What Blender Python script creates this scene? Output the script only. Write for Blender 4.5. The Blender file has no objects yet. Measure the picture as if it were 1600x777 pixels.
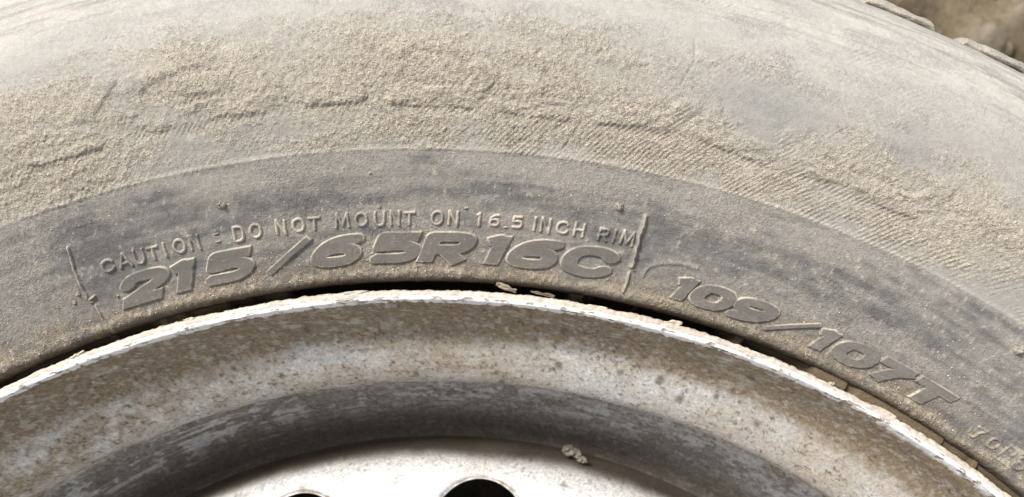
import bpy, math
import numpy as np
from mathutils import Matrix, Vector

sc = bpy.context.scene
MM = 0.001
R = math.radians

# ------------------------------------------------------------------ camera
cam = bpy.data.cameras.new('camera'); camo = bpy.data.objects.new('camera', cam)
sc.collection.objects.link(camo); sc.camera = camo
tx, ty, rl = 0.0910571246, -0.0116155835, 0.00339836
rot = Matrix.Rotation(rl, 4, 'Z') @ Matrix.Rotation(ty, 4, 'Y') @ Matrix.Rotation(tx, 4, 'X')
camo.matrix_world = Matrix.Translation((18.226*MM, 213.935*MM, 181.603*MM)) @ rot
cam.sensor_fit = 'HORIZONTAL'; cam.sensor_width = 36; cam.lens = 27.0
cam.clip_start = 0.01; cam.clip_end = 200
cam.dof.use_dof = True; cam.dof.focus_distance = 0.180; cam.dof.aperture_fstop = 17

# ------------------------------------------------------------------ sky, sun, exposure
SUN_EL, SUN_AZ = 48, -40            # azimuth measured from +y (image up) towards +x
w = bpy.data.worlds.new('World'); sc.world = w; w.use_nodes = True
nt = w.node_tree; bg = nt.nodes['Background']
sky = nt.nodes.new('ShaderNodeTexSky'); sky.sky_type = 'NISHITA'; sky.sun_disc = False
sky.sun_elevation = R(SUN_EL); sky.sun_rotation = R(SUN_AZ); sky.dust_density = 4; sky.air_density = 1.0; sky.ozone_density = 0.6
hs = nt.nodes.new('ShaderNodeHueSaturation'); hs.inputs['Saturation'].default_value = 0.18
nt.links.new(sky.outputs[0], hs.inputs['Color']); nt.links.new(hs.outputs[0], bg.inputs[0])
bg.inputs[1].default_value = 0.135
sun = bpy.data.lights.new('sun', 'SUN'); sun.energy = 2.9; sun.angle = R(10); sun.color = (1, .95, .88)
suno = bpy.data.objects.new('sun', sun); sc.collection.objects.link(suno)
sd = Vector((math.sin(R(SUN_AZ))*math.cos(R(SUN_EL)), math.cos(R(SUN_AZ))*math.cos(R(SUN_EL)), math.sin(R(SUN_EL))))
suno.rotation_euler = sd.to_track_quat('Z', 'Y').to_euler()
sc.view_settings.view_transform = 'Standard'; sc.view_settings.look = 'None'
sc.view_settings.exposure = 0.40; sc.view_settings.gamma = 1; sc.view_settings.use_curve_mapping = False

# ------------------------------------------------------------------ numpy noise
rng = np.random.default_rng(11)
_T = rng.random((256, 256))
def vn(x, y, k=0):
    x = np.asarray(x, float)+k*37.71+1000; y = np.asarray(y, float)+k*91.13+1000
    xi = np.floor(x).astype(int); yi = np.floor(y).astype(int); fx = x-xi; fy = y-yi
    fx = fx*fx*(3-2*fx); fy = fy*fy*(3-2*fy); X0 = xi & 255; X1 = (xi+1) & 255; Y0 = yi & 255; Y1 = (yi+1) & 255
    return (_T[X0, Y0]*(1-fx)+_T[X1, Y0]*fx)*(1-fy)+(_T[X0, Y1]*(1-fx)+_T[X1, Y1]*fx)*fy
def fbm(x, y, o=4, k=0):                  # about -1..1
    a, s, t = 1, 0, 0
    c, sn = math.cos(.6), math.sin(.6)
    for i in range(o):
        s = s+a*(vn(x, y, k+i)*2-1); t += a; a *= .55; x, y = (x*c-y*sn)*2.03, (x*sn+y*c)*2.03
    return s/t*1.6
def sst(a, b, x):
    t = np.clip((x-a)/(b-a), 0, 1); return t*t*(3-2*t)
def mixc(c, d, f):
    return c*(1-f[..., None])+np.array(d)*f[..., None]

# ------------------------------------------------------------------ mesh helpers
def link(name, me, mat, parent=None):
    o = bpy.data.objects.new(name, me); sc.collection.objects.link(o)
    if mat is not None and len(me.materials) == 0: me.materials.append(mat)
    if parent is not None: o.parent = parent
    return o
def raw_mesh(name, co, quads, col=None, extra=None, smooth=True, alpha=None):
    me = bpy.data.meshes.new(name)
    co = np.ascontiguousarray(co, np.float32).reshape(-1, 3); q = np.ascontiguousarray(quads, np.int32); n = q.shape[1]
    me.vertices.add(len(co)); me.vertices.foreach_set('co', co.ravel())
    me.loops.add(q.size); me.loops.foreach_set('vertex_index', q.ravel())
    me.polygons.add(len(q)); me.polygons.foreach_set('loop_start', np.arange(0, q.size, n, dtype=np.int32))
    me.update(calc_edges=True)
    if smooth: me.polygons.foreach_set('use_smooth', np.ones(len(q), bool))
    if col is not None:
        a = me.attributes.new('col', 'FLOAT_COLOR', 'POINT'); c = np.ones((len(co), 4), np.float32)
        c[:, :3] = col.reshape(-1, 3)
        if alpha is not None: c[:, 3] = np.ravel(alpha)
        a.data.foreach_set('color', c.ravel())
    for k, v in (extra or {}).items():
        a = me.attributes.new(k, 'FLOAT', 'POINT'); a.data.foreach_set('value', np.ascontiguousarray(v, np.float32).ravel())
    me.update(); return me
def grid_quads(nr, nc, wrap=False):       # rows x columns
    i = np.arange(nr-1)[:, None]; j = np.arange(nc if wrap else nc-1)[None, :]
    j2 = (j+1) % nc
    return np.stack([i*nc+j, i*nc+j2, (i+1)*nc+j2, (i+1)*nc+j], -1).reshape(-1, 4)
def pol(th, r, z):                        # th in radians, clockwise from +y
    return np.stack([r*np.sin(th), r*np.cos(th), z], -1)*MM

# theta columns: fine in the part in view, coarse round the back
def columns(step_deg, lo=-52, hi=57, coarse=1.0):
    f = np.arange(lo, hi, step_deg); c = np.arange(hi, 360+lo-coarse*.4, coarse); return np.radians(np.concatenate([f, c]))

# ------------------------------------------------------------------ materials
def nodes(name):
    m = bpy.data.materials.new(name); m.use_nodes = True; t = m.node_tree; b = t.nodes['Principled BSDF']
    return m, t, b
def N(t, ty, **kw):
    n = t.nodes.new(ty)
    for k, v in kw.items():
        if k in n.inputs: n.inputs[k].default_value = v
        else: setattr(n, k, v)
    return n
def grainy(name, rough, grain=.25, gs=2600, bump=.5, bd=.00012, spec=.3, gcol=(1, 1, 1), metal_attr=False):
    """point colour times a fine speckle, with two sizes of grain in the relief"""
    m, t, b = nodes(name)
    at = N(t, 'ShaderNodeAttribute', attribute_name='col'); tc = N(t, 'ShaderNodeTexCoord')
    n1 = N(t, 'ShaderNodeTexNoise', Scale=gs, Detail=2, Roughness=.7); n2 = N(t, 'ShaderNodeTexNoise', Scale=gs*.45, Detail=4, Roughness=.75)
    for n in (n1, n2): t.links.new(tc.outputs['Object'], n.inputs['Vector'])
    mr = N(t, 'ShaderNodeMapRange'); mr.inputs[1].default_value = .36; mr.inputs[2].default_value = .64
    mr.inputs[3].default_value = 1-grain; mr.inputs[4].default_value = 1+grain
    ad = N(t, 'ShaderNodeMath', operation='ADD'); t.links.new(n1.outputs[0], ad.inputs[0]); t.links.new(n2.outputs[0], ad.inputs[1])
    hf = N(t, 'ShaderNodeMath', operation='MULTIPLY'); hf.inputs[1].default_value = .5; t.links.new(ad.outputs[0], hf.inputs[0])
    t.links.new(hf.outputs[0], mr.inputs[0])
    lo = N(t, 'ShaderNodeMapRange'); lo.inputs[3].default_value = 1; t.links.new(at.outputs['Alpha'], lo.inputs[0]); t.links.new(mr.outputs[0], lo.inputs[4])
    mu = N(t, 'ShaderNodeVectorMath', operation='SCALE'); t.links.new(at.outputs['Color'], mu.inputs[0]); t.links.new(lo.outputs[0], mu.inputs['Scale'])
    t.links.new(mu.outputs[0], b.inputs['Base Color'])
    bp = N(t, 'ShaderNodeBump', Strength=bump, Distance=bd); bs = N(t, 'ShaderNodeMath', operation='MULTIPLY'); bs.inputs[1].default_value = bump; t.links.new(at.outputs['Alpha'], bs.inputs[0]); t.links.new(bs.outputs[0], bp.inputs['Strength']); t.links.new(hf.outputs[0], bp.inputs['Height']); t.links.new(bp.outputs[0], b.inputs['Normal'])
    b.inputs['Roughness'].default_value = rough; b.inputs['Specular IOR Level'].default_value = spec
    if metal_attr:
        a2 = N(t, 'ShaderNodeAttribute', attribute_name='metal'); t.links.new(a2.outputs['Fac'], b.inputs['Metallic'])
        r = N(t, 'ShaderNodeMapRange'); r.inputs[3].default_value = .9; r.inputs[4].default_value = rough
        t.links.new(a2.outputs['Fac'], r.inputs[0]); t.links.new(r.outputs[0], b.inputs['Roughness'])
    return m
M_tyre = grainy('dusty_rubber', .78, .42, 2300, 1.0, .0010, .4)
M_rim = grainy('silver_wheel_paint', .34, .32, 1500, .35, .00010, .45, metal_attr=True)
M_lip = grainy('chipped_white_paint', .55, .10, 1800, .5, .00015, .4)
M_grain = grainy('dust_grain', .9, .2, 1500, .2, .0001, .2)

# ------------------------------------------------------------------ tyre surface
TP = np.array([(223.0, -9), (223.1, -4.2), (223.3, -2.4), (223.8, -1.35), (224.8, -.9), (226.2, -1.0), (229, -.1), (232, .9), (240, 3.9), (248, 6.8), (252.8, 8.0),
               (262, 11.0), (268, 12.6), (275, 13.4), (283, 12.8), (290, 10.8), (300, 6.0), (308, -.5), (313, -5.8), (316.2, -10.1)])
s_ = np.concatenate([[0], np.cumsum(np.hypot(*np.diff(TP, axis=0).T))])
ss = np.arange(0, s_[-1], .05)
pr = np.interp(ss, s_, TP[:, 0]); pz = np.interp(ss, s_, TP[:, 1])
def smooth(a, sig):
    k = int(sig/.05*3); x = np.arange(-k, k+1)*.05; g = np.exp(-x*x/2/sig/sig); g /= g.sum()
    lead = 2*a[0]-a[k:0:-1]; tail = 2*a[-1]-a[-2:-k-2:-1]
    return np.convolve(np.concatenate([lead, a, tail]), g, 'valid')
sig_r, sig_z = smooth(pr, 1.6), smooth(pz, 1.6)
fr, fz = smooth(pr, .25), smooth(pz, .25)
wgt = sst(4, 12, ss); pr = fr*(1-wgt)+sig_r*wgt; pz = fz*(1-wgt)+sig_z*wgt
nr_ = np.gradient(pz, ss)*-1; nz_ = np.gradient(pr, ss); ln = np.hypot(nr_, nz_); nr_ /= ln; nz_ /= ln
R2S = lambda r: np.interp(r, pr[pr > 223.6], ss[pr > 223.6])      # radius -> arc position (letters, marks)

def seg(u, r, pts, wd):                   # soft line through marks given as (degrees, radius)
    out = np.zeros(np.broadcast(u, r).shape)
    P = [(math.radians(a)*b, b) for a, b in pts]
    ub = u/265.0
    for (a0, r0), (a1, r1) in zip(pts[:-1], pts[1:]):
        x0, x1 = math.radians(a0)*262, math.radians(a1)*262; X = ub*262
        dx, dy = x1-x0, r1-r0; L = dx*dx+dy*dy
        t = np.clip(((X-x0)*dx+(r-r0)*dy)/L, 0, 1)
        d = np.hypot(X-x0-t*dx, r-r0-t*dy); out = np.maximum(out, np.exp(-(d/wd)**2))
    return out
GHOST = [([(-19.3, 261.2), (-16.0, 261.4)], 1.3, 1), ([(-14.2, 263), (-11.8, 261.4), (-9.9, 262.5)], 1.4, 1.1), ([(-9.3, 262.5), (-7, 262.1)], .9, .7),
         ([(-5.7, 262.9), (-3.1, 262.8), (-2.5, 266)], .9, .8), ([(-1.2, 261.9), (2.3, 261.5)], 1.3, .9), ([(3.8, 261.1), (7, 260.5)], 1.1, .7),
         ([(8.9, 260.9), (12.2, 261.4), (13, 269)], 1.1, 1), ([(14, 261.3), (17.4, 260.4)], 1.2, .9), ([(18.7, 261), (21.8, 260), (25.2, 261)], 1.3, 1),
         ([(-2.9, 263), (-2.6, 270), (-2.1, 275), (-.5, 278.4)], 1.0, .8), ([(-11, 278.4), (-9.2, 278.8)], 1.2, .6), ([(-11, 269.7), (-10.2, 271.6), (-9.3, 271.2)], 1.3, .7),
         ([(17.4, 269), (18.0, 265), (19, 262)], 1.6, .7), ([(20.4, 268), (21.8, 269.5), (23.5, 267)], 1.2, .5), ([(-16, 263), (-15, 270), (-14.2, 276)], 1.0, .4),
         ([(-7, 263), (-7.6, 272), (-5.5, 277)], 1.1, .35), ([(4.8, 275.3), (6.5, 273)], 1.3, .4), ([(9.4, 268), (10.6, 262)], 1.2, .5)]
HPATCH = [([(20.2, 279.5), (23.2, 279)], 3.2, .7), ([(12.8, 279), (15, 279.2)], 3, .7), ([(10.5, 294), (14, 294.5), (19, 294), (22, 292)], 3.0, .9),
          ([(20, 290), (25, 284)], 3.5, .6), ([(-17.5, 259), (-14, 258)], 2, .4)]
WORN = [[(-19, 264), (-16.2, 264)], [(-17.4, 264), (-14.8, 276)], [(-14, 265.2), (-11.8, 264), (-9.9, 265)], [(-13.6, 265), (-13.9, 273), (-11.6, 276.6), (-9.4, 277)],
        [(-11.4, 270.6), (-9.4, 270.6)], [(-7.4, 264.3), (-7.2, 273), (-4, 276.8)], [(-9.2, 264.6), (-7.1, 264.4)], [(-5.6, 265), (-3.3, 265)],
        [(-1.1, 264.2), (2.2, 263.9), (3.1, 269), (1.8, 276), (-.5, 276.6), (-1.7, 273), (-1.2, 264.2)], [(4, 263.4), (6.9, 262.8)], [(5.4, 263), (5.2, 276)],
        [(9, 263.4), (12.1, 264), (13.1, 270)], [(8.4, 274), (10.6, 278.4), (13, 278)], [(14.2, 263.7), (17.2, 263)], [(14.6, 264), (13.4, 275)],
        [(18.8, 263.6), (21.8, 262.6), (24.9, 263.6), (25.6, 269), (23.7, 275), (20.8, 277), (18.4, 273), (18.0, 267), (18.8, 263.6)]]
def segd(u, r, paths):
    X = u/265.0*262; out = np.full(X.shape, 99.0)
    for pts in paths:
        for (a0, r0), (a1, r1) in zip(pts[:-1], pts[1:]):
            x0, x1 = math.radians(a0)*262, math.radians(a1)*262; dx, dy = x1-x0, r1-r0
            t = np.clip(((X-x0)*dx+(r-r0)*dy)/(dx*dx+dy*dy), 0, 1); out = np.minimum(out, (X-x0-t*dx)**2+(r-r0-t*dy)**2)
    return np.sqrt(out)
def bl(th, r, a, r0, sa, sr):             # soft patch: centre (deg, mm), half sizes in mm
    return np.exp(-(((th-a)*4.4/sa)**2+((r-r0)/sr)**2))
def tyre_fields(TH, Rr):
    u = TH*265.0; th = np.degrees(TH)
    edge = sst(252.2+.10*fbm(u/9, Rr*0, 2, 40), 252.9+.10*fbm(u/9, Rr*0, 2, 40), Rr)   # 0 bead side, 1 dusty side
    n2s = fbm(u/18, Rr/2.4, 5, 49); n1 = fbm(u/26, Rr/12, 4, 3); n2 = fbm(u/9, Rr/3.2, 4, 5); n3 = fbm(u/2.6, Rr/2.0, 4, 7); n4 = fbm(u/.9, Rr/.9, 3, 9)
    # thick tan dust on the upper sidewall
    tan = .30+.42*n1+.30*n2+.16*n3
    tan += .55*bl(th, Rr, 0, 268, 62, 13)+.45*bl(th, Rr, 14, 259, 34, 7)+.40*bl(th, Rr, -19, 262, 28, 12)+.35*bl(th, Rr, 27, 266, 20, 10)+.3*bl(th, Rr, 21, 264, 12, 6)
    tan -= .50*bl(th, Rr, 23.5, 273.5, 12, 7)+.45*bl(th, Rr, 17, 274, 14, 8)+.35*bl(th, Rr, 5, 286, 40, 8)+.3*bl(th, Rr, -14, 273, 9, 6)+.4*bl(th, Rr, 15.8, 265, 6, 5)
    tan -= .9*sst(276, 297, Rr)
    tan = np.clip(tan, 0, 1)*edge
    pale = sst(272, 300, Rr)*np.clip(.75+.45*n1+.2*n2, 0, 1)*edge
    pale = np.maximum(pale, .5*bl(th, Rr, 18, 284, 20, 6)*edge)  # soft whitish sheen on the sidewall, painted in as a pale patch
    blue = np.clip(.35*n3+.3*n2+.8*bl(th, Rr, 23.7, 273.5, 9, 5)+.55*bl(th, Rr, 17, 273, 10, 5)+.35*bl(th, Rr, -14.5, 272, 7, 4)+.2+.45*n2*sst(-.2, .6, n1), 0, 1)*edge*(1-tan)
    # bead side: worn rubber under grey film, brown earth towards the rim
    film = .60+.30*n1+.36*n2s+.12*n2+.10*n3+.35*sst(243, 252, Rr)+.22*bl(th, Rr, 6, 248, 40, 5)+.18*bl(th, Rr, -24, 240, 26, 8)
    film -= .75*(.55*bl(th, Rr, -19.5, 246, 10, 4)+.55*bl(th, Rr, -5.5, 243, 17, 3.6)+.5*bl(th, Rr, 4, 244, 16, 3)+.50*bl(th, Rr, 16, 241, 22, 4)+.55*bl(th, Rr, 28, 241, 12, 3.6)+.4*bl(th, Rr, 24, 240, 12, 5)+.3*bl(th, Rr, -14, 247, 8, 3))
    film = np.clip(film, 0, 1)*(1-edge)
    film = np.clip(film+.16*n3+.10*n4+.38*fbm(u/17, Rr/1.1, 4, 45), 0, 1)*(1-edge)
    brown = np.clip(sst(232, 224.5, Rr)*(.75+.5*n2+.4*n3)+.25*sst(238, 230, Rr)*(.4+n1), 0, 1)*(1-edge)
    line = np.exp(-((Rr-252.75)/.42)**2)*np.clip(.75+.4*n2, .2, 1)
    return dict(line=line, Rr=Rr, u=u, th=th, edge=edge, tan=tan, pale=pale, blue=blue, film=film, brown=brown, n1=n1, n2=n2, n3=n3, n4=n4)
def tyre_disp(TH, Rr, F):
    u, th = F['u'], F['th']
    d = .22*F['n1']+.05*F['n2']*F['edge']
    d = d+.20*np.exp(-((Rr-225.0)/1.1)**2)*np.clip(.4+F['n3']+.4*F['n4'], 0, 1.4)+F['edge']*.10                                    # the moulded step
    d += .16*np.exp(-((Rr-252.9)/.45)**2)*np.clip(.8+.5*F['n2'], .2, 1.2)
    fade = sst(-6, 12, th)*.70+.30
    hb = F['edge']*sst(264.5+2*F['n1'], 256.5, Rr)*np.clip(.55+.9*F['n2']+.35*F['n3'], .08, 1)*fade
    ghost = np.zeros_like(u)
    for pts, wd, a in GHOST: ghost = np.maximum(ghost, a*seg(u, Rr+.6*F['n3'], pts, wd))
    wd_ = segd(u+.5*F['n3'], Rr+.35*F['n3'], WORN)
    plate = sst(2.5, 1.75, wd_); rimd = np.exp(-((wd_-2.7)/.9)**2)
    hb = np.maximum(hb, rimd*.75*np.clip(.6+.8*F['n2'], 0, 1)*F['edge']*sst(281, 268, Rr))
    d += (.30*plate*np.clip(.55+1.1*F['n2']+.5*F['n1'], .03, 1)-.12*rimd*np.clip(.6+F['n2'], 0, 1))*1.2*(1-.45*sst(266, 274, Rr)*sst(14, 18, th))*sst(282, 270, Rr)
    hb = hb*(1-.8*plate)
    hp = np.zeros_like(u)
    for pts, wd, a in HPATCH: hp = np.maximum(hp, a*seg(u, Rr, pts, wd))
    hat = np.clip(np.maximum.reduce([hb, ghost*(.55+.45*sst(-4, 10, th)), hp*np.clip(.7+.6*F['n2'], 0, 1)*.8]), 0, 1)
    ph = (u*1.02-Rr+.9*F['n1']+.35*F['n2'])*2*np.pi/1.34
    wv = np.sin(ph)+.25*np.sin(2*ph+1)
    d += .15*hat*wv*(Rr < 300)
    d -= .22*ghost*np.clip(.8+.5*F['n3'], .2, 1.2)
    # crumbly dust and granular worn rubber
    crumb = np.clip(F['tan']*1.1+.12, 0, 1)*F['edge']
    crumb = crumb*(1-.6*hat*sst(4, 12, th))
    n5 = fbm(u/1.5, Rr/1.1, 3, 21)
    n6 = fbm(u/.75, Rr/.62, 2, 27)
    d += crumb*(.055*F['n3']+.16*F['n4']+.12*np.clip(n5-.15, 0, 1)+.20*np.clip(n6, 0, 1)*np.clip(.6+F['n2'], 0, 1))
    d += (1-F['edge'])*(.045*F['n4']+.04*F['n3']+F['brown']*(.04*F['n3']+.06*F['n4']))
    # concentric moulding lines near the shoulder
    for r0, a, wd in ((299.4, .4, .9), (303.5, .4, .8), (307.5, .35, .6), (310.5, .55, .8), (295.5, .3, .8)):
        d += a*np.exp(-((Rr-r0-.5*F['n1'])/wd)**2)*np.clip(.7+.8*F['n2'], 0, 1.2)*sst(-26, 30, th) + .12*a*F['n3']*np.exp(-((Rr-r0)/3)**2)
    d -= .35*np.exp(-((Rr-292.6-.12*(th+16))/.45)**2)*sst(-24, -19, th)*sst(-6, -14, th)*np.clip(.5+F['n2'], 0, 1)
    # thin crack and a few scratches, small pit
    d -= .25*seg(u, Rr, [(12.5, 284), (12.7, 279), (12.3, 273)], .22)+.2*seg(u, Rr, [(7.1, 254), (7.9, 261)], .25)+.2*seg(u, Rr, [(6.7, 254.5), (7.2, 258)], .2)
    d -= .5*seg(u, Rr, [(5.45, 275.2), (5.55, 275.6)], .5)
    # faint round mould mark and bead ridge wear
    d += .22*seg(u, Rr, [(12.9, 229.5), (12.95, 231.2), (13.2, 232.6), (13.9, 233.9), (14.8, 234.7), (15.8, 234.9)], .30)*1.8
    d += .12*seg(u, Rr, [(-19.2, 247.5), (-17.5, 247.6), (-16.2, 246), (-15.4, 243.6)], .3)
    return d
def tyre_colour(F, wear=0, top=0):
    rub = np.array((.108, .107, .108)); sh = F['u'].shape
    c = np.broadcast_to(rub, sh+(3,))*(1+.18*F['n3'][..., None])
    grey = np.array((.285, .262, .232)); base = mixc(c, (.165, .155, .142), np.clip(.5+.35*F['n2'], 0, 1)*(1-F['edge']))
    base = mixc(base, grey, F['film']*.88)
    base = mixc(base, (.185, .142, .092), F['brown']*.78)
    crust = np.exp(-((F['Rr']-225.4-.6*F['n2'])/1.0)**2)*np.clip(.5+.6*F['n3']+.5*F['n2']+.3*F['n4'], 0, 1)*(1-F['edge'])
    base = mixc(base, (.38, .33, .255), crust*.65)
    specks = sst(.70, 1.0, F['n4']+.3*F['n3'])*(1-F['edge'])
    base = mixc(base, (.42, .37, .30), specks*.6)
    up = mixc(base*0+np.array((.30, .285, .260)), (.405, .358, .290), np.clip(F['tan']*1.15, 0, 1))
    up = mixc(up, (.445, .425, .39), F['pale']*.9)
    up = mixc(up, (.165, .165, .168), F['blue']*.42)
    up = up*(1+.07*F['n3'][..., None]+.06*F['n4'][..., None])
    strk = sst(.15, .7, fbm(F['u']/20, F['Rr']/.9, 4, 47))*sst(286, 300, F['Rr'])
    up = mixc(up, (.22, .20, .18), .6*strk)
    up = mixc(up, (.50, .46, .40), .75*F['line'])
    base = mixc(base, (.50, .46, .40), .6*F['line'])
    return base*(1-F['edge'][..., None])+up*F['edge'][..., None]
def grit(F):
    g = F['edge']*(.38+.80*F['tan']+.15*F['n2'])+(1-F['edge'])*(.58+.30*F['brown']+.25*F['n1'])
    return np.clip(g, .15, 1.15)
def tyre_point(TH, S, h=0, F=None):
    Rr = np.interp(S, ss, pr); Z = np.interp(S, ss, pz); nr = np.interp(S, ss, nr_); nz = np.interp(S, ss, nz_)
    F = F or tyre_fields(TH, Rr)
    d = tyre_disp(TH, Rr, F)*sst(4.0, 9, S)+h+(.16*(1-sst(5.0, 10, S))*fbm(TH*220/2.6, S/2.2, 4, 141) if np.min(S) < 10 else 0)
    return pol(TH, Rr+nr*d, Z+nz*d), F

wheel = bpy.data.objects.new('wheel', None); sc.collection.objects.link(wheel)
wheel['label'] = 'dusty old van tyre mounted on a silver steel wheel, seen close up from above'
wheel['category'] = 'wheel'

TH1 = columns(.058, -46, 52, 1.2)
sA, sB = float(R2S(251.5)), float(R2S(268))
S1 = np.concatenate([np.arange(0, sA, .40), np.arange(sA, sB, .25), np.arange(sB, ss[-1], .42)])
TT, SS = np.meshgrid(TH1, S1)
P1, F1 = tyre_point(TT, SS)
c1 = tyre_colour(F1)
deep = sst(3.5, .5, SS)                     # the bead wall turns dark brown down inside the gap
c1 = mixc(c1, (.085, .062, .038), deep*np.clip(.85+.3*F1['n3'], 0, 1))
# rest of the carcass: down the bead, and over the crown to the far side
under = [(223.0, -9.2), (222.0, -13), (220.9, -14.5)]
over = [(316.3, -10.8), (315.6, -13.5), (316.6, -16), (317.5, -26), (318.5, -60), (319.5, -90), (319, -120), (317.5, -154), (316, -168), (300, -186), (275, -193), (250, -188), (226, -180), (221, -170)]
def ring(pts, TH, col):
    a = np.array(pts, float); T, r = np.meshgrid(TH, a[:, 0]); _, z = np.meshgrid(TH, a[:, 1])
    return pol(T, r, z), np.broadcast_to(np.array(col), T.shape+(3,))
GG = np.full((S1.size+3+14, TH1.size), .6); GG[3:3+S1.size] = grit(F1)
Pu, cu = ring(under[::-1], TH1, (.03, .022, .014)); Po, co_ = ring(over, TH1, (.085, .08, .073))
PP = np.concatenate([Pu, P1, Po]); CC = np.concatenate([cu, c1, co_])
fillup = sst(17, 27, np.degrees(TH1))*sst(60, 48, np.degrees(TH1))+.5*sst(-10, -22, np.degrees(TH1))*sst(-60, -45, np.degrees(TH1))
fu = np.clip(.55*sst(.1, .6, fbm(TH1*220/8, TH1*0, 3, 133))+fillup*(.85+.16*fbm(TH1*220/7, TH1*0, 2, 131)), 0, 1.05)
PP[0, :, 2] += 10.5*MM*fu; PP[1, :, 2] += 9.4*MM*fu; PP[2, :, 2] += 5.5*MM*fu
CC = np.array(CC); CC[:3] = CC[:3]*(1-fu[None, :, None])+np.array((.13, .095, .058))*fu[None, :, None]
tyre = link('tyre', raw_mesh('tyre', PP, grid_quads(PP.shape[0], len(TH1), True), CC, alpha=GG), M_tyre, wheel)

# ------------------------------------------------------------------ glyphs
def cr(pts, n=7):                          # Catmull-Rom
    p = np.array(pts, float); q = np.vstack([2*p[0]-p[1], p, 2*p[-1]-p[-2]]); out = []
    for i in range(len(p)-1):
        a, b, c, d = q[i:i+4]
        for t in np.linspace(0, 1, n, endpoint=False):
            out.append(.5*((2*b)+(-a+c)*t+(2*a-5*b+4*c-d)*t*t+(-a+3*b-3*c+d)*t**3))
    return out+[p[-1]]
def ell(cx, cy, a, b, n=28, p=2.4):
    t = np.linspace(0, 2*np.pi, n+1); c, s = np.cos(t), np.sin(t)
    return list(np.stack([cx+a*np.sign(c)*abs(c)**(2/p), cy+b*np.sign(s)*abs(s)**(2/p)], -1))
SIX = cr([(.88, .86), (.55, .84), (.28, .70), (.14, .42), (.2, .2), (.5, .14), (.8, .2), (.87, .37), (.76, .54), (.5, .58), (.2, .50)])
G = {  # centre lines in a unit box
 '0': [ell(.5, .5, .36, .36)], 'O': [ell(.5, .5, .40, .43, p=2.1)],
 '1': [[(.16, .74), (.50, .86), (.60, .86)], [(.62, 1), (.62, 0)]],
 '2': [cr([(.14, .66), (.24, .82), (.5, .86), (.78, .82), (.87, .67), (.74, .50)])+[(.14, .15)], [(.05, .15), (.92, .15)]],
 '5': [[(.90, .86), (.17, .86), (.15, .54)]+cr([(.16, .54), (.6, .58), (.85, .46), (.86, .28), (.66, .15), (.08, .15)])],
 '6': [SIX], '9': [[(1-x, 1-y) for x, y in SIX]],
 'R': [[(.15, 0), (.15, .86)]+cr([(.16, .86), (.65, .86), (.86, .78), (.85, .54), (.65, .44), (.15, .43)]), [(.48, .43), (.88, 0)]],
 'C': [cr([(.90, .70), (.76, .84), (.5, .88), (.2, .78), (.10, .5), (.2, .22), (.5, .12), (.76, .16), (.90, .30)])],
 '/': [[(.1, 0), (.9, 1)]], '7': [[(.05, .86), (.92, .86)], [(.86, .90), (.56, .55), (.36, 0)]], 'T': [[(0, .86), (1, .86)], [(.5, .86), (.5, 0)]],
 'A': [[(.05, 0), (.5, 1), (.95, 0)], [(.22, .33), (.78, .33)]], 'U': [[(.12, 1)]+cr([(.12, .9), (.12, .35), (.28, .08), (.5, .03), (.72, .08), (.88, .35), (.88, .9)])+[(.88, 1)]],
 'I': [[(.5, 0), (.5, 1)]], 'N': [[(.12, 0), (.12, 1), (.88, 0), (.88, 1)]], ':': [[(.5, .2), (.5, .24)], [(.5, .74), (.5, .78)]], '.': [[(.5, .05), (.5, .09)]],
 'D': [[(.12, .02), (.12, .98)]+cr([(.13, .98), (.5, .98), (.8, .84), (.9, .5), (.8, .16), (.5, .02), (.13, .02)])],
 'M': [[(.03, 0), (.14, 1), (.5, .15), (.86, 1), (.97, 0)]], 'H': [[(.12, 0), (.12, 1)], [(.88, 0), (.88, 1)], [(.12, .5), (.88, .5)]],
 'P': [[(.15, 0), (.15, .98)]+cr([(.15, .98), (.6, .98), (.86, .88), (.86, .58), (.6, .46), (.15, .46)])],
 'S': [cr([(.88, .8), (.7, .96), (.35, .96), (.14, .78), (.25, .58), (.72, .44), (.88, .24), (.68, .04), (.3, .03), (.1, .2)])],
}
def glyph_sdf(ch, X, Y, hw, sx):           # X,Y unit-box coords; sx: horizontal size / height ; result in units of height
    d = np.full(X.shape, 9.0)
    XX = X*sx
    for path in G[ch]:
        p = [(x*sx, y) for x, y in path]
        for i in range(len(p)-1):
            x0, y0 = p[i]; x1, y1 = p[i+1]; L = math.hypot(x1-x0, y1-y0)+1e-9; ex, ey = (x1-x0)/L, (y1-y0)/L
            a = (XX-x0)*ex+(Y-y0)*ey; b = -(XX-x0)*ey+(Y-y0)*ex
            qx = abs(a-L/2)-L/2; qy = abs(b)-hw
            dd = np.hypot(np.maximum(qx, 0), np.maximum(qy, 0))+np.minimum(np.maximum(qx, qy), 0); d = np.minimum(d, dd)
            if i > 0: d = np.minimum(d, np.hypot(XX-x0, Y-y0)-hw)
    return d
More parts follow.
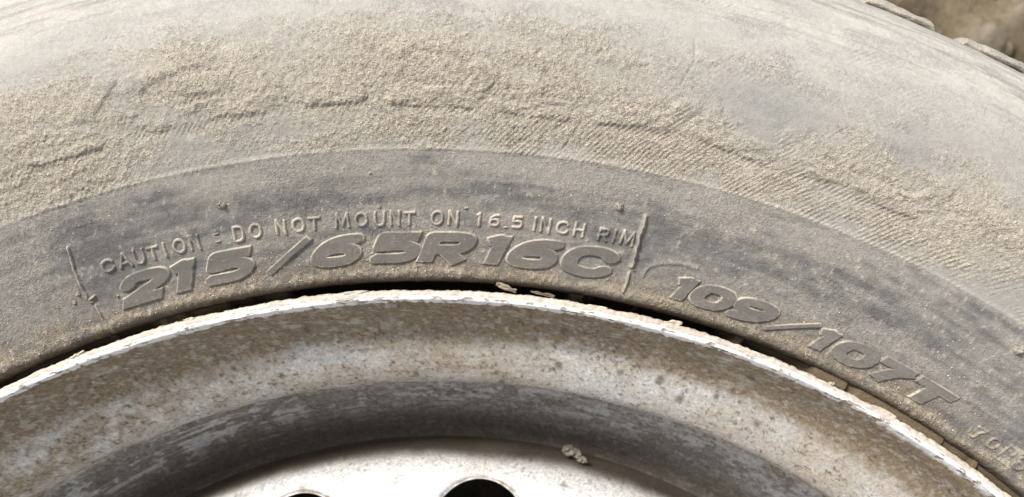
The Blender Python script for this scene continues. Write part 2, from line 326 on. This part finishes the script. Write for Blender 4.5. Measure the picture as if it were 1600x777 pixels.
def letter(ch, deg, r0, H, Wd, hw, height, bev, shear, step, comp=1.0, tilt=0, name='letter', wobble=0, crumbs=0):
    """raised rubber character: a height field that grows out of the sidewall"""
    th0 = math.radians(deg); s0 = float(R2S(r0)); m = .9
    xs = np.arange(-Wd/2-m-abs(shear)*H*.6, Wd/2+m+abs(shear)*H*.6, step); ys = np.arange(-H/2-m, H/2+m, step)
    X, Y = np.meshgrid(xs, ys)
    TH = th0+X/r0; S = s0+Y
    ox = wobble*fbm(TH*r0/1.1, S/1.1, 2, 61); oy = wobble*fbm(TH*r0/1.1, S/1.1, 2, 71)
    gx = (X+ox-shear*Y)/Wd+.5; gy = (Y+oy)/H+.5
    d = glyph_sdf(ch, gx, gy, hw, Wd/H/comp)*H*math.sqrt(comp)
    h = height*sst(bev*.5, -bev*.5, d)-.10*sst(bev*.5, bev*1.2, d)
    top = sst(0, -bev, d); F = tyre_fields(TH, np.interp(S, ss, pr)); F0 = F; F = dict(F); k_ = 1-.75*top
    F['n3'] = F['n3']*k_; F['n4'] = F['n4']*k_; F['brown'] = F['brown']*k_
    P, F = tyre_point(TH, S, h, F); F = F0
    if 'brown' in F:
        F = dict(F); F['brown'] = F['brown']*(1-.8*top); F['film'] = F['film']*(1-.25*top)
    C = tyre_colour(F)
    if height > .52 and bev < .4: C = mixc(C, (.115, .100, .086), .72*top*np.clip(.8+.3*F['n3'], 0, 1))
    edge = np.exp(-((d+bev*.2)/(.20*bev+.08))**2)*np.clip(.55+.9*F['n2']+.5*F['n3'], .1, 1)
    C = mixc(C, (.58, .52, .42), .85*edge)
    C = mixc(C, (.17, .125, .075), .5*np.exp(-((d-.45)/.4)**2)*np.clip(.5+F['n3'], 0, 1))
    q = grid_quads(len(ys), len(xs)); keep = (d.ravel()[q] < bev*.5+.16).any(1); q = q[keep]
    used = np.unique(q); mp = np.zeros(X.size, int); mp[used] = np.arange(len(used))
    return link(name, raw_mesh(name, P.reshape(-1, 3)[used], mp[q], C.reshape(-1, 3)[used], alpha=(grit(F)*(1-.5*top)).ravel()[used]), M_tyre, tyre)

BIG = [('2', -16.6, 11.2), ('1', -14.35, 7.0), ('5', -11.5, 10.9), ('/', -8.05, 9.5), ('6', -5.2, 11), ('5', -1.7, 11), ('R', 1.22, 11.4), ('1', 4.0, 6.6), ('6', 6.35, 11), ('C', 9.62, 11.4)]
for ch, a, wd in BIG:
    if ch == '/': letter(ch, a, 230.9, 7.4, 4.2, .17, .62, .34, 1.05, .13, 1.0)
    elif ch == '1': letter(ch, a, 230.8, 7.3, wd, .170, .62, .34, .42, .13, 1.45)
    else: letter(ch, a, 230.8, 7.3, wd, .170, .62, .34, .42, .13, 1.6)
for ch, a, wd in [('1', 15.3, 5.6), ('0', 17.2, 9.2), ('9', 19.7, 9.2), ('/', 22.15, 9), ('1', 24.05, 5.6), ('0', 26.15, 9.2), ('7', 28.45, 9.2), ('T', 30.9, 9.4)]:
    if ch == '/': letter(ch, a, 229.4, 6.0, 3.6, .18, .62, .32, 1.5, .13, 1.0)
    else: letter(ch, a, 229.4, 6.0, wd*1.04, .180, .62, .32, .5, .13, 1.7 if ch != '1' else 1.4)
TXT = 'CAUTION:DONOTMOUNTON16.5INCHRIM'
POS = [-18.02, -17.05, -16.2, -15.41, -14.74, -13.92, -13.06, -11.77, -10.55, -9.59, -8.16, -7.16, -6.26, -4.69, -3.62, -2.58, -1.72, -.9, .66, 1.57, 3.01, 3.89, 4.56, 5.20, 6.19, 6.80, 7.77, 8.72, 10.11, 10.75, 11.50]
WID = {'I': 1.2, ':': 1.0, '.': 1.0, '1': 1.5, 'M': 3.2, 'O': 3.1, 'N': 2.5, 'C': 3.1, 'A': 3.1, 'T': 2.8}
for ch, a in zip(TXT, POS):
    letter(ch, a, 237.45, 3.45, WID.get(ch, 2.7), .13 if ch in ':.' else .08, .62 if ch in ':.' else .50, .36, .06, .115, wobble=.05)
for ch, a in zip('70PS', (34.7, 35.73, 36.72, 37.65)):
    letter(ch, a, 228.2, 3.6, 3.0, .09, .45, .40, .15, .125, wobble=.06)

# ------------------------------------------------------------------ moulded bars and vent nubs
def ridge(pts, wd, hgt, name, lump=0.0, colr=(.44, .39, .31), amt=.85):
    P = []; C = []; pts = np.array(pts, float); L = np.hypot(np.diff(np.radians(pts[:, 0]))*235, np.diff(pts[:, 1])); L = np.concatenate([[0], np.cumsum(L)])
    t = np.arange(0, L[-1], .18); a = np.radians(np.interp(t, L, pts[:, 0])); r = np.interp(t, L, pts[:, 1])
    da = np.gradient(a)*235; dr = np.gradient(r); l = np.hypot(da, dr); nx, ny = -dr/l, da/l
    q = np.linspace(-1.5, 1.5, 13)
    wob = .25*fbm(t/2, t*0, 2, 81)
    TH = a[:, None]+(nx[:, None]*(q*wd)+wob[:, None])/235; S = R2S(r)[:, None]+ny[:, None]*q*wd
    end = sst(0, .8, t)*sst(0, .8, L[-1]-t)
    amp = hgt*(1+lump*fbm(t/1.3, t*0, 3, 83))*end
    h = amp[:, None]*np.exp(-(q/.62)**2)[None]-.06
    Pp, F = tyre_point(TH, S, h); Cc = mixc(tyre_colour(F), colr, amt*np.exp(-(q/.7)**2)[None]*np.clip(.7+.5*F['n3'], 0, 1))
    return link(name, raw_mesh(name, Pp, grid_quads(*TH.shape), Cc, alpha=grit(F)), M_tyre, tyre)
ridge([(12.15, 243.9), (12.12, 237), (12.1, 230.8)], .75, 1.3, 'mould_rib', .25)
ridge([(12.08, 230.6), (12.0, 224.6)], .55, .9, 'mould_rib', .3)
ridge([(-19.5, 244.4), (-19.8, 238), (-19.85, 231.5)], .45, .7, 'mould_rib', .4, amt=.95)
ridge([(-19.6, 230.6), (-19.58, 225)], .42, .5, 'mould_rib', .4, amt=.9)
ridge([(-19.9, 231.5), (-19.3, 232.2)], .45, .8, 'rubber_flash', .5)
def nub(a, r, rad, hgt, seed, name='rubber_nub', sx=1., tint=(.42, .37, .30)):
    """small torn rubber nub left by a mould vent"""
    n, k = 14, 8; T = np.linspace(0, 2*np.pi, n, endpoint=False); rr = np.linspace(1, 0.02, k)
    TT, RR = np.meshgrid(T, rr); jag = 1+.6*fbm(np.cos(TT)*1.4+seed, np.sin(TT)*1.4+RR, 3, 90)
    x = np.cos(TT)*RR*rad*jag*sx; y = np.sin(TT)*RR*rad*jag
    h = hgt*(1-RR)**.8*(1+.8*fbm(x/.35+seed, y/.35, 3, 95))-.05
    P, F = tyre_point(math.radians(a)+x/r, R2S(r)+y, h)
    C = mixc(tyre_colour(F), tint, .8*sst(1.0, .55, RR))
    return link(name, raw_mesh(name, P, grid_quads(k, n, True), C), M_tyre, tyre)
nub(-11.05, 244.4, 1.0, 1.3, 1); nub(10.65, 244.1, .95, 1.2, 2); nub(33.3, 247.9, 1.3, 1.3, 3); nub(2.3, 239.9, .55, .6, 4)
for i, (a, r, s) in enumerate([(-21.6, 232.5, .7), (-2.9, 247.6, .55), (-2.4, 246, .45), (-2.55, 240.0, .7), (-20.2, 233.6, .9), (-20.6, 232, .8), (-19.7, 231.0, .8), (-18.2, 230.4, .9), (-17.95, 229.2, 1.0), (-18.1, 227.6, .8),
                                (-17.9, 228.4, .7), (12.3, 230.7, .8), (-3.2, 229.5, .8), (-3.5, 228, .7), (-.6, 226.2, .7), (-1, 226, .6), (15.0, 228.0, .8), (-11.9, 227.4, .6), (10.9, 227.3, .6), (21.2, 247, .5)]):
    nub(a, r, s*.75, s*.5, 10+i, 'dirt_crumb', 1.2, (.36, .295, .205))

# ------------------------------------------------------------------ tread shoulder blocks
def tread_block(seed, a0, a1):
    t = np.radians(np.linspace(a0, a1, 34)); prof = np.array([(316.9, -14.0), (316.7, -11.0), (317.4, -10.0), (318.6, -10.9), (320.0, -12.6), (321.4, -15.6), (322.4, -20), (323.4, -27), (324.4, -38), (325, -52), (325, -66), (319, -68)], float)
    pi = np.linspace(0, len(prof)-1, 36); r = np.interp(pi, range(len(prof)), prof[:, 0]); z = np.interp(pi, range(len(prof)), prof[:, 1])
    T, Rr = np.meshgrid(t, r); _, Z = np.meshgrid(t, z); n = fbm(T*320/3.6+seed*9, Z/3, 5, 101)*1.05; n2 = fbm(T*320/9+seed*5, Z/9, 2, 103)
    e = np.minimum(sst(0, .12, (T-t[0])/(t[-1]-t[0])), sst(0, .12, (t[-1]-T)/(t[-1]-t[0])))
    Rr = Rr+.30*n+.3*n2-(1-e)*2.2; Z = Z+.3*n-(1-e)*1.3*(1+.5*n)
    C = mixc(np.broadcast_to(np.array((.42, .385, .33)), T.shape+(3,)), (.22, .21, .20), np.clip(.3+.6*n, 0, 1)*.3)
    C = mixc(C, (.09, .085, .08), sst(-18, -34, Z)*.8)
    P = pol(T, Rr, Z)
    return raw_mesh('tread_block', P, grid_quads(*T.shape), C)
variants = [tread_block(i, -2.05, 2.05-.1*i) for i in range(4)]
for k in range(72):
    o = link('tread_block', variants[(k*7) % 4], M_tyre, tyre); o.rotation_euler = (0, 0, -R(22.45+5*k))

# ------------------------------------------------------------------ rim: flange, barrel
RP = np.array([(220.6, -15), (220.75, -6), (220.6, -1.6), (220.2, -.9), (218.9, -.95), (217.9, -1.8), (217.2, -2.6), (216.2, -5), (214.6, -9), (212, -12.6), (208.5, -15.6), (204.2, -18.2), (200.4, -21.4), (197.7, -24.8), (196.9, -28.0), (197.5, -31), (198.8, -35), (199.2, -38.5),
               (197.8, -41.5), (194.5, -45.5), (190.0, -51.5), (184.6, -57), (180.0, -60.5), (175.0, -61.5)])
rs = np.concatenate([[0], np.cumsum(np.hypot(*np.diff(RP, axis=0).T))]); rg = np.arange(0, rs[-1], .05)
rr0, rz0 = np.interp(rg, rs, RP[:, 0]), np.interp(rg, rs, RP[:, 1])
a_, b_ = smooth(rr0, .3), smooth(rz0, .3); a2, b2 = smooth(rr0, 1.5), smooth(rz0, 1.5); wq = sst(17, 24, rg)
rr0, rz0 = a_*(1-wq)+a2*wq, b_*(1-wq)+b2*wq
TH2 = columns(.12); S2 = np.arange(0, rg[-1], .42)
T2, Q2 = np.meshgrid(TH2, S2)
def rim_fields(T, Rr, Z, Q=None):
    th = np.degrees(T); u = T*205; q = Rr+Z if Q is None else Q
    g = dict(th=th, n1=fbm(u/22, q/9, 5, 31), n2=fbm(u/6, q/4.0, 6, 33), n3=fbm(u/1.8, q/1.6, 4, 35), n4=fbm(u/.8, q/.8, 3, 37),
             st=fbm(u/18, q/.9, 4, 39))
    return g
def spots(T, Rr, L):
    d = np.zeros(T.shape); th = np.degrees(T)
    for a, r, s in L: d = np.maximum(d, np.exp(-((((th-a)*3.6)**2+(Rr-r)**2)/s/s)**2))
    return d
def rim_colour(g, T, Rr, Z):
    th = g['th']; silver = np.array((.60, .585, .56))
    c = np.broadcast_to(silver, T.shape+(3,))*(1+.10*g['n3'][..., None]+.08*g['st'][..., None])
    left = sst(4, -26, th)
    n1, n2, n3, n4, st = g['n1'], g['n2'], g['n3'], g['n4'], g['st']
    # brown film of brake dust and earth: below the lip and along the turn of the barrel; the left is browner, partly as painted shade
    b = 1.25*sst(206.0-2.5*n1, 211.5, Rr)*np.clip(.9+.4*n3+.3*n2+.2*n4, 0, 1)
    b = np.maximum(b, left*np.clip(.50+.5*n2+.6*n3+.3*n1+.3*n4, 0, 1)*sst(-32, -22, Z))
    b = np.maximum(b, 1.1*np.exp(-((Z+28.5)/4.2)**2)*np.clip(.7+.5*n2+.2*n1, 0, 1))
    b = np.maximum(b, np.clip(.10+.45*n2+.7*n3+.5*n4+.3*n1+.35*st, 0, 1)*.7)
    b = b-.45*sst(2, 20, th)*np.exp(-((Z+20)/4.5)**2)*(.7+.6*n1)  # less brown on the right: the brightly lit flange band is painted in
    b = np.clip(b, 0, 1); b = b*(1-.45*sst(.25, .5, n3*.6+n2*.5))
    c = mixc(c, (.46, .375, .27), np.clip(.38+.4*n1+.3*n2+.3*st, 0, 1)*.75)
    c = mixc(c, (.19, .135, .074), b*.9)
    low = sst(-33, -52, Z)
    c = mixc(c, (.10, .088, .075), np.clip(low*(.75+.5*n2+.3*st+.3*left)+.35*sst(-30, -38, Z)*np.clip(.4+n2, 0, 1), 0, 1)*.8)  # barrel darkens with depth and to the left: shade painted into the colour
    scr = sst(.55, .85, st+.25*n3)*sst(-30, -36, Z)*(.35+.65*left)
    c = mixc(c, (.46, .42, .36), scr*.55)
    speck = sst(.55, 1.0, n4+.35*n3+.25*n2); c = mixc(c, (.075, .055, .038), speck*.75)
    c = mixc(c, (.19, .185, .18), .55*np.exp(-((Rr-209.6-.25*n1)/.35)**2)*sst(-5, -2, th)*sst(9, 4, th)*np.clip(.6+.5*n2, 0, 1))
    sp = spots(T, Rr, [(5.2, 197.8, .9), (13.6, 206, 1.0), (16.5, 206.5, 1.3), (9.2, 204.4, 1.0), (4.7, 200.5, .6), (-1.3, 199.5, .9), (8.2, 191, 1.1), (10.5, 193, .6), (18.3, 203.5, 1.2), (20.5, 207.5, .8), (2.9, 193, .8), (-14, 207, .8), (24, 205, .9), (22, 211, .7), (-8.3, 213.2, 1.1), (9, 213.5, 1.1)])
    c = mixc(c, (.12, .092, .062), sp*.7)
    pat = sst(-.05, .35, .7*n2+.4*n3+.5*st-.1*left)*sst(-30, -34, Z)*sst(-60, -48, Z); c = mixc(c, (.58, .57, .555), pat*.65)
    pat2 = sst(.16, .28, -n2+.35*n3+.15*n1)*sst(-30, -34, Z); c = mixc(c, (.105, .078, .05), pat2*.6)
    c = mixc(c, (.045, .036, .028), sst(-50, -60, Z)*.75)  # trough floor darkest: its deep shade painted into the colour
    scr2 = sst(.45, .62, st)*sst(-32, -36, Z)*sst(-52, -44, Z)*left; c = mixc(c, (.55, .50, .43), scr2*.7)
    metal = np.clip((1-b)*.38-.2*speck-.3*low, 0, .45)
    return c, metal
RR2, ZZ2 = np.interp(Q2, rg, rr0), np.interp(Q2, rg, rz0)
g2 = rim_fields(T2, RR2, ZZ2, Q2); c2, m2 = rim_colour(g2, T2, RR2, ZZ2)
dn = np.gradient(rr0, rg), np.gradient(rz0, rg); nn = np.hypot(*dn)
nR, nZ = np.interp(Q2, rg, dn[1]/nn), np.interp(Q2, rg, -dn[0]/nn)
d2 = (.05*g2['n3']+.03*g2['n4']+.10*g2['n1'])*sst(17, 21, Q2) - .25*spots(T2, RR2, [(5.2, 197.8, .9), (8.2, 191, 1.1), (16.5, 206.5, 1.3), (18.3, 203.5, 1.2), (9.2, 204.4, 1.0)])
Prim = pol(T2, RR2+nR*d2, ZZ2+nZ*d2)
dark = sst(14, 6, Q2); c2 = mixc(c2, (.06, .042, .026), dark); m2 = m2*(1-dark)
tail = [(174.8, -62.5), (180.5, -65), (188, -72), (190, -100), (195, -150), (203, -170), (220, -178)]
Pt, ct = ring(tail, TH2, (.035, .03, .025))
PP = np.concatenate([Prim, Pt]); CC = np.concatenate([c2, ct]); MMt = np.concatenate([m2, np.zeros(ct.shape[:2])])
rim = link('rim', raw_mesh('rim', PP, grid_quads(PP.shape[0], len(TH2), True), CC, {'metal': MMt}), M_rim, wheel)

# the rolled edge: pale dusty outer half, chipped bright white inner half
LP = np.array([(220.95, -3.4), (221.0, -1.6), (220.75, -.6), (220.2, -.18), (219.5, -.12), (219.15, -.18), (219.05, -.02), (218.75, .06), (218.35, -.1), (218.15, -.6), (217.9, -1.6), (217.5, -2.6)])
ls = np.linspace(0, len(LP)-1, 44); lr, lz = np.interp(ls, range(len(LP)), LP[:, 0]), np.interp(ls, range(len(LP)), LP[:, 1])
TH3 = columns(.075, coarse=.75); T3, LR = np.meshgrid(TH3, lr); _, LZ = np.meshgrid(TH3, lz); U3 = T3*220
t3 = np.broadcast_to(np.linspace(0, 1, 44)[:, None], T3.shape)
na, nb, nc = fbm(U3/9, t3*2, 4, 51), fbm(U3/2.0, t3*5, 4, 53), fbm(U3/.7, t3*9, 3, 55)
outer = sst(.45, .1, t3); inner = sst(.62, .9, t3)
LR = LR-.25*outer+outer*(.22*nb+.12*nc+.16*na)+inner*(.20*nb+.14*nc+.22*na)
LZ = LZ+.12*nb*sst(0, .3, t3)+.10*nc-.3*sst(.35, .8, nb+.3*nc)*sst(.45, .55, t3)*sst(.9, .8, t3)-.2*sst(.5, .9, nb)*inner
C3 = np.broadcast_to(np.array((.76, .75, .73)), T3.shape+(3,))*(1+.04*nc[..., None])
C3 = mixc(C3, (.45, .39, .32), sst(.44, .37, t3+.05*nb)*np.clip(.85+.25*nb, 0, 1))
C3 = mixc(C3, (.26, .245, .225), np.exp(-((t3-.44-.07*nb)/.05)**2)*sst(.0, .6, na+.7*nb)*.85)
C3 = mixc(C3, (.22, .17, .12), sst(.18, .5, nb+.45*nc+.3*na)*sst(.45, .55, t3)*.85)
C3 = mixc(C3, (.10, .07, .045), sst(.16, .03, t3)); C3 = mixc(C3, (.28, .22, .15), sst(.90, .97, t3)*.7)
link('rim_lip', raw_mesh('rim_lip', pol(T3, LR, LZ), grid_quads(44, len(TH3), True), C3), M_lip, rim)

def flake(a, r, z, L, W, seed, tilt=.2, rotd=0, colr=(.60, .52, .43), name='paint_flake', par=None):
    """curled chip of paint and earth, with thickness"""
    n, m = 16, 7; x, y = np.meshgrid(np.linspace(-1, 1, n), np.linspace(-1, 1, m))
    tp = (1-.6*x*x)**.8*(1+.25*fbm(x*2+seed, y*0, 2, 111))
    X = x*L/2; Y = y*W/2*tp+.15*W*fbm(x*1.7+seed, y, 2, 113); Zt = .25*(1-y*y)*W*.3+.22*fbm(x*3+seed, y*2, 3, 115)*W+tilt*Y
    Pt = np.stack([X, Y, Zt+.07], -1); Pb = np.stack([X*.96, Y*.96, Zt-.09], -1)
    V = np.concatenate([Pt.reshape(-1, 3), Pb.reshape(-1, 3)]); c, s = math.cos(R(rotd)), math.sin(R(rotd)); V = V@np.array([[c, s, 0], [-s, c, 0], [0, 0, 1]])
    q = grid_quads(m, n); N0 = n*m; qb = q[:, ::-1]+N0
    rim_i = list(range(n))+[n*j+n-1 for j in range(1, m)]+[n*(m-1)+j for j in range(n-2, -1, -1)]+[n*j for j in range(m-2, 0, -1)]
    qs = np.array([[rim_i[i], rim_i[i]+N0, rim_i[(i+1) % len(rim_i)]+N0, rim_i[(i+1) % len(rim_i)]] for i in range(len(rim_i))])
    col = np.broadcast_to(np.array(colr), (len(V), 3))*(1+.2*fbm(V[:, 0]*2+seed, V[:, 1]*2, 2, 117)[:, None])
    o = link(name, raw_mesh(name, V*MM, np.concatenate([q, qb, qs]), col), M_lip, par or rim)
    o.location = (r*math.sin(R(a))*MM, r*math.cos(R(a))*MM, z*MM); o.rotation_euler = (0, 0, -R(a)); return o
flake(4.9, 222.1, -2.0, 5.2, 1.5, 1, .3, -14, (.24, .195, .14)); flake(7.2, 221.6, -3.0, 6, .9, 2, .2, -4, (.14, .108, .07)); flake(15.35, 221.0, -.6, 4.4, 1.1, 3, .25, 12, (.50, .43, .34))
flake(-4.3, 220.6, -.3, 5.8, .7, 4, .1, 2, (.50, .44, .37)); flake(-14.6, 220.6, -.5, 2.6, .8, 6, .1, 0, (.48, .42, .34)); flake(29.3, 220.7, -.8, 6.5, 1.0, 7, .2, 3, (.48, .42, .34))
flake(25.7, 220.8, -1.0, 2.0, .8, 8, .2, 30, (.45, .39, .31)); flake(-21.6, 220.7, -.5, 3.8, .8, 9, .2, 8, (.48, .42, .34)); flake(10.6, 220.6, -.7, 5, .6, 10, .1, 0, (.48, .42, .34))

# ------------------------------------------------------------------ disc with hand holes
NH = 20
def disc_z(r):
    return np.interp(r, [40, 60, 100, 120, 140, 156, 164, 163.5, 166.4, 168.9, 171.1, 173.2, 174.9, 176.3, 177.8], [-52, -52, -46, -41.5, -38.6, -37.4, -37.2, -37.5, -38.2, -39.3, -40.8, -43.4, -47, -54, -62])
rk = np.concatenate([np.linspace(40, 146, 60), np.arange(146.5, 178.2, .4)]); dzs = disc_z(rk)
kk = np.exp(-np.linspace(-2, 2, 9)**2); kk /= kk.sum(); dz_s = np.convolve(np.pad(dzs, 4, 'edge'), kk, 'valid')
dzf = lambda r: np.interp(r, rk, dz_s)
def disc_col(T, Rr, Z):
    g = rim_fields(T, Rr, Z*0); n1, n2, n3, n4 = g['n1'], g['n2'], g['n3'], g['n4']
    c = np.broadcast_to(np.array((.72, .715, .705)), T.shape+(3,))*(1+.06*n3[..., None])
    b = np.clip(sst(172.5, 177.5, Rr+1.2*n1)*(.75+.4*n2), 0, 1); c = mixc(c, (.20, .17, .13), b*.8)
    hole = np.clip(1-abs(np.hypot(((np.degrees(T)-4.35+9) % 18-9)*2.714, Rr-155.5)-14)/2.2, 0, 1); c = mixc(c, (.26, .17, .09), hole*np.clip(.35+n3+.5*n2, 0, 1)*.8)
    p = np.clip(-.25+.7*n2+.5*n1, 0, 1); c = mixc(c, (.45, .40, .34), p*.5)
    c = mixc(c, (.25, .23, .21), sst(.45, .7, n3*.5+n2*.5+g['st']*.3)*.45)
    c = mixc(c, (.12, .09, .06), sst(.65, .95, n4+.4*n3)*.5)
    c = mixc(c, (.07, .055, .04), sst(173.4, 176.0, Rr+.6*n1))  # steep outer side darkened: shade of the trough painted into the colour
    sp = spots(T, Rr, [(-3.9, 169.2, 1.6), (6, 174, 1.0), (12, 171, .8), (14.5, 173, .7)]); c = mixc(c, (.33, .31, .28), sp*.6)
    m = np.clip(.45-.45*b-.2*p, 0, 1); return c, m, g
V, Qd, Cd, Md = [], [], [], []; base = 0
def add_patch(T, Rr, Z, wrap=False, under=False):
    global base
    Z = np.array(Z); c, m, g = disc_col((T+math.pi) % (2*math.pi)-math.pi, Rr, Z)
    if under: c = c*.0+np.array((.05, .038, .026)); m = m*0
    Z = Z+.04*g['n3']+.03*g['n4']*0+.12*g['n1']
    V.append(pol(T, Rr, Z).reshape(-1, 3)); Cd.append(c.reshape(-1, 3)); Md.append(m.ravel()); Qd.append(grid_quads(T.shape[0], T.shape[1], wrap)+base); base += T.size
RA, RB, RH, HR = 140.0, 171.0, 155.5, 13.9           # cell radii, hole centre radius, hole radius
TH4 = np.radians(np.arange(0, 360, .2)-1)
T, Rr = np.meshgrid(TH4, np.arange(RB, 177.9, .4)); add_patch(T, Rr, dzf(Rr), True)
T, Rr = np.meshgrid(np.radians(np.arange(0, 360, 1.0)), np.linspace(40, RA, 60)); add_patch(T, Rr, dzf(Rr), True)
half = math.pi/NH; per = 4*26
for k in range(NH):
    ac = R(4.35+k*360/NH)
    b = []
    for i in range(26): b.append((-1+2*i/26, 1))
    for i in range(26): b.append((1, 1-2*i/26))
    for i in range(26): b.append((1-2*i/26, -1))
    for i in range(26): b.append((-1, -1+2*i/26))
    b = np.array(b); bt = ac+b[:, 0]*half; br = (RA+RB)/2+b[:, 1]*(RB-RA)/2
    bx = (bt-ac)*br; by = br-RH; ang = np.arctan2(by, bx)
    rows = []
    hx, hy = np.cos(ang)*HR, np.sin(ang)*HR
    for f in np.linspace(1, 0, 26)**1.3: rows.append((hx+(bx-hx)*f, hy+(by-hy)*f, None, f))
    TT_, RR_, ZZ_ = [], [], []
    for x, y, _, f in rows:
        r = RH+y; TT_.append(ac+x/r); RR_.append(r); dist = np.hypot(x, y)-HR
        ZZ_.append(dzf(r)-1.0*np.exp(-(dist/.9)**2))
    for dr, dz in ((.25, 1.6), (.35, 2.4), (.1, 4.2), (-.6, 4.4)):   # the punched edge turns down
        x, y = np.cos(ang)*(HR-dr), np.sin(ang)*(HR-dr); r = RH+y; TT_.append(ac+x/r); RR_.append(r); ZZ_.append(dzf(r)-dz)
    add_patch(np.array(TT_), np.array(RR_), np.array(ZZ_), True)
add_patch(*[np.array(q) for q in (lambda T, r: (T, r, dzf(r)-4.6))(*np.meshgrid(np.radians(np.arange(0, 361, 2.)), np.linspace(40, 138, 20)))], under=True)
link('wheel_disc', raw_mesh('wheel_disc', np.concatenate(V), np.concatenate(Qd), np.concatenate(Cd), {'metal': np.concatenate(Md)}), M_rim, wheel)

disc_o = next(o for o in sc.objects if o.name == 'wheel_disc')
for k_, (a, r, z, L, W) in enumerate([(12.6, 178.6, -52.5, 6.0, 3.2), (13.6, 177.4, -50.0, 3.2, 2.0)]):
    flake(a, r, z, L, W, 30+k_, -.3, 14*k_-10, (.15, .13, .105), 'dirt_clump', disc_o)

# ------------------------------------------------------------------ loose dust grains lying on the tyre and rim edge
NG = 48000
th = np.radians(rng.uniform(-34, 42, NG)); S = R2S(rng.uniform(224, 300, NG)); Rg = np.interp(S, ss, pr)
F = tyre_fields(th, Rg); prob = np.clip(F['tan']*.9+.06+F['brown']*.5+(Rg < 253)*.12, 0, 1)**1.5; k = rng.random(NG) < prob
th, S, Rg = th[k], S[k], Rg[k]; P, F = tyre_point(th, S); sz = (.10+.18*rng.random(len(th))**3.2)
O = np.array([(1, 0, 0), (0, 1, 0), (-1, 0, 0), (0, -1, 0), (0, 0, .5), (0, 0, -.5)], float)
an = rng.uniform(0, 6.28, len(th)); ca, sa = np.cos(an), np.sin(an)
st = rng.uniform(.6, 1.3, (len(th), 3)); V = O[None]*st[:, None]*sz[:, None, None]*MM
V = np.stack([V[..., 0]*ca[:, None]-V[..., 1]*sa[:, None], V[..., 0]*sa[:, None]+V[..., 1]*ca[:, None], V[..., 2]], -1)+P[:, None]
FQ = np.array([(0, 1, 4), (1, 2, 4), (2, 3, 4), (3, 0, 4), (1, 0, 5), (2, 1, 5), (3, 2, 5), (0, 3, 5)])
Q = (FQ[None]+np.arange(len(th))[:, None, None]*6).reshape(-1, 3)
gc = mixc(np.broadcast_to(np.array((.46, .40, .31)), (len(th), 3)), (.62, .60, .56), rng.random(len(th))**3)*rng.uniform(.7, 1.15, (len(th), 1))
gr = link('dust_grains', raw_mesh('dust_grains', V, Q, np.repeat(gc, 6, 0), smooth=False), M_grain, tyre); gr['kind'] = 'stuff'

# ------------------------------------------------------------------ ground
gx = np.concatenate([-np.geomspace(30, .62, 24), np.arange(-.6, .75, .006), np.geomspace(.77, 30, 24)]); GX, GY = np.meshgrid(gx, gx)
n1, n2, n3 = fbm(GX/.14, GY/.14, 4, 121), fbm(GX/.06, GY/.06, 5, 123), fbm(GX/.018, GY/.018, 3, 125)
near = np.exp(-(np.hypot(GX, GY)/1.2)**4)
Hh = near*(.012*n1+.022*np.clip(n2, -.2, 1)+.004*n3)
clod = seg(np.zeros_like(GX), GX*0, [(0, 0), (1, 1)], 1)*0
GC = mixc(np.broadcast_to(np.array((.150, .120, .080)), GX.shape+(3,)), (.06, .042, .026), np.clip(.25-1.1*n2-.3*n1, 0, 1)*.95)
GC = mixc(GC, (.25, .225, .19), sst(.45, .95, n2+.3*n3)*.6)
M_ground = grainy('dry_earth', .95, .3, 220, .6, .003, .2)
gm = raw_mesh('ground', np.stack([GX, GY, Hh-.206], -1), grid_quads(*GX.shape), GC)
go = link('ground', gm, M_ground); go['kind'] = 'structure'
ng = 900; px = rng.uniform(.10, .62, ng); py = rng.uniform(.30, .70, ng); ok = np.hypot(px, py) > .345; px, py = px[ok], py[ok]
ico = []
ph = (1+5**.5)/2
for a in (-1, 1):
    for b in (-ph, ph): ico += [(0, a, b), (a, b, 0), (b, 0, a)]
ico = np.array(ico); ico /= np.linalg.norm(ico[0])
fi = [(i, j, k) for i in range(12) for j in range(i+1, 12) for k in range(j+1, 12) if max(np.linalg.norm(ico[i]-ico[j]), np.linalg.norm(ico[j]-ico[k]), np.linalg.norm(ico[i]-ico[k])) < 1.1]
fi = np.array([f if np.dot(np.cross(ico[f[1]]-ico[f[0]], ico[f[2]]-ico[f[0]]), ico[f[0]]) > 0 else f[::-1] for f in fi])
szg = .0015+.009*rng.random(len(px))**6; V = ico[None]*szg[:, None, None]*rng.uniform(.6, 1.25, (len(px), 12, 1))*rng.uniform(.6, 1.2, (len(px), 1, 3))
V += np.stack([px, py, np.full(len(px), -.204)], -1)[:, None]
gcol = np.repeat(mixc(np.broadcast_to(np.array((.16, .125, .085)), (len(px), 3)), (.26, .24, .21), rng.random(len(px))**2), 12, 0)
gv = link('gravel', raw_mesh('gravel', V, (fi[None]+np.arange(len(px))[:, None, None]*12).reshape(-1, 3), gcol), M_ground); gv['kind'] = 'stuff'
gv['label'] = 'small stones and earth crumbs scattered on the brown ground beside the tyre'
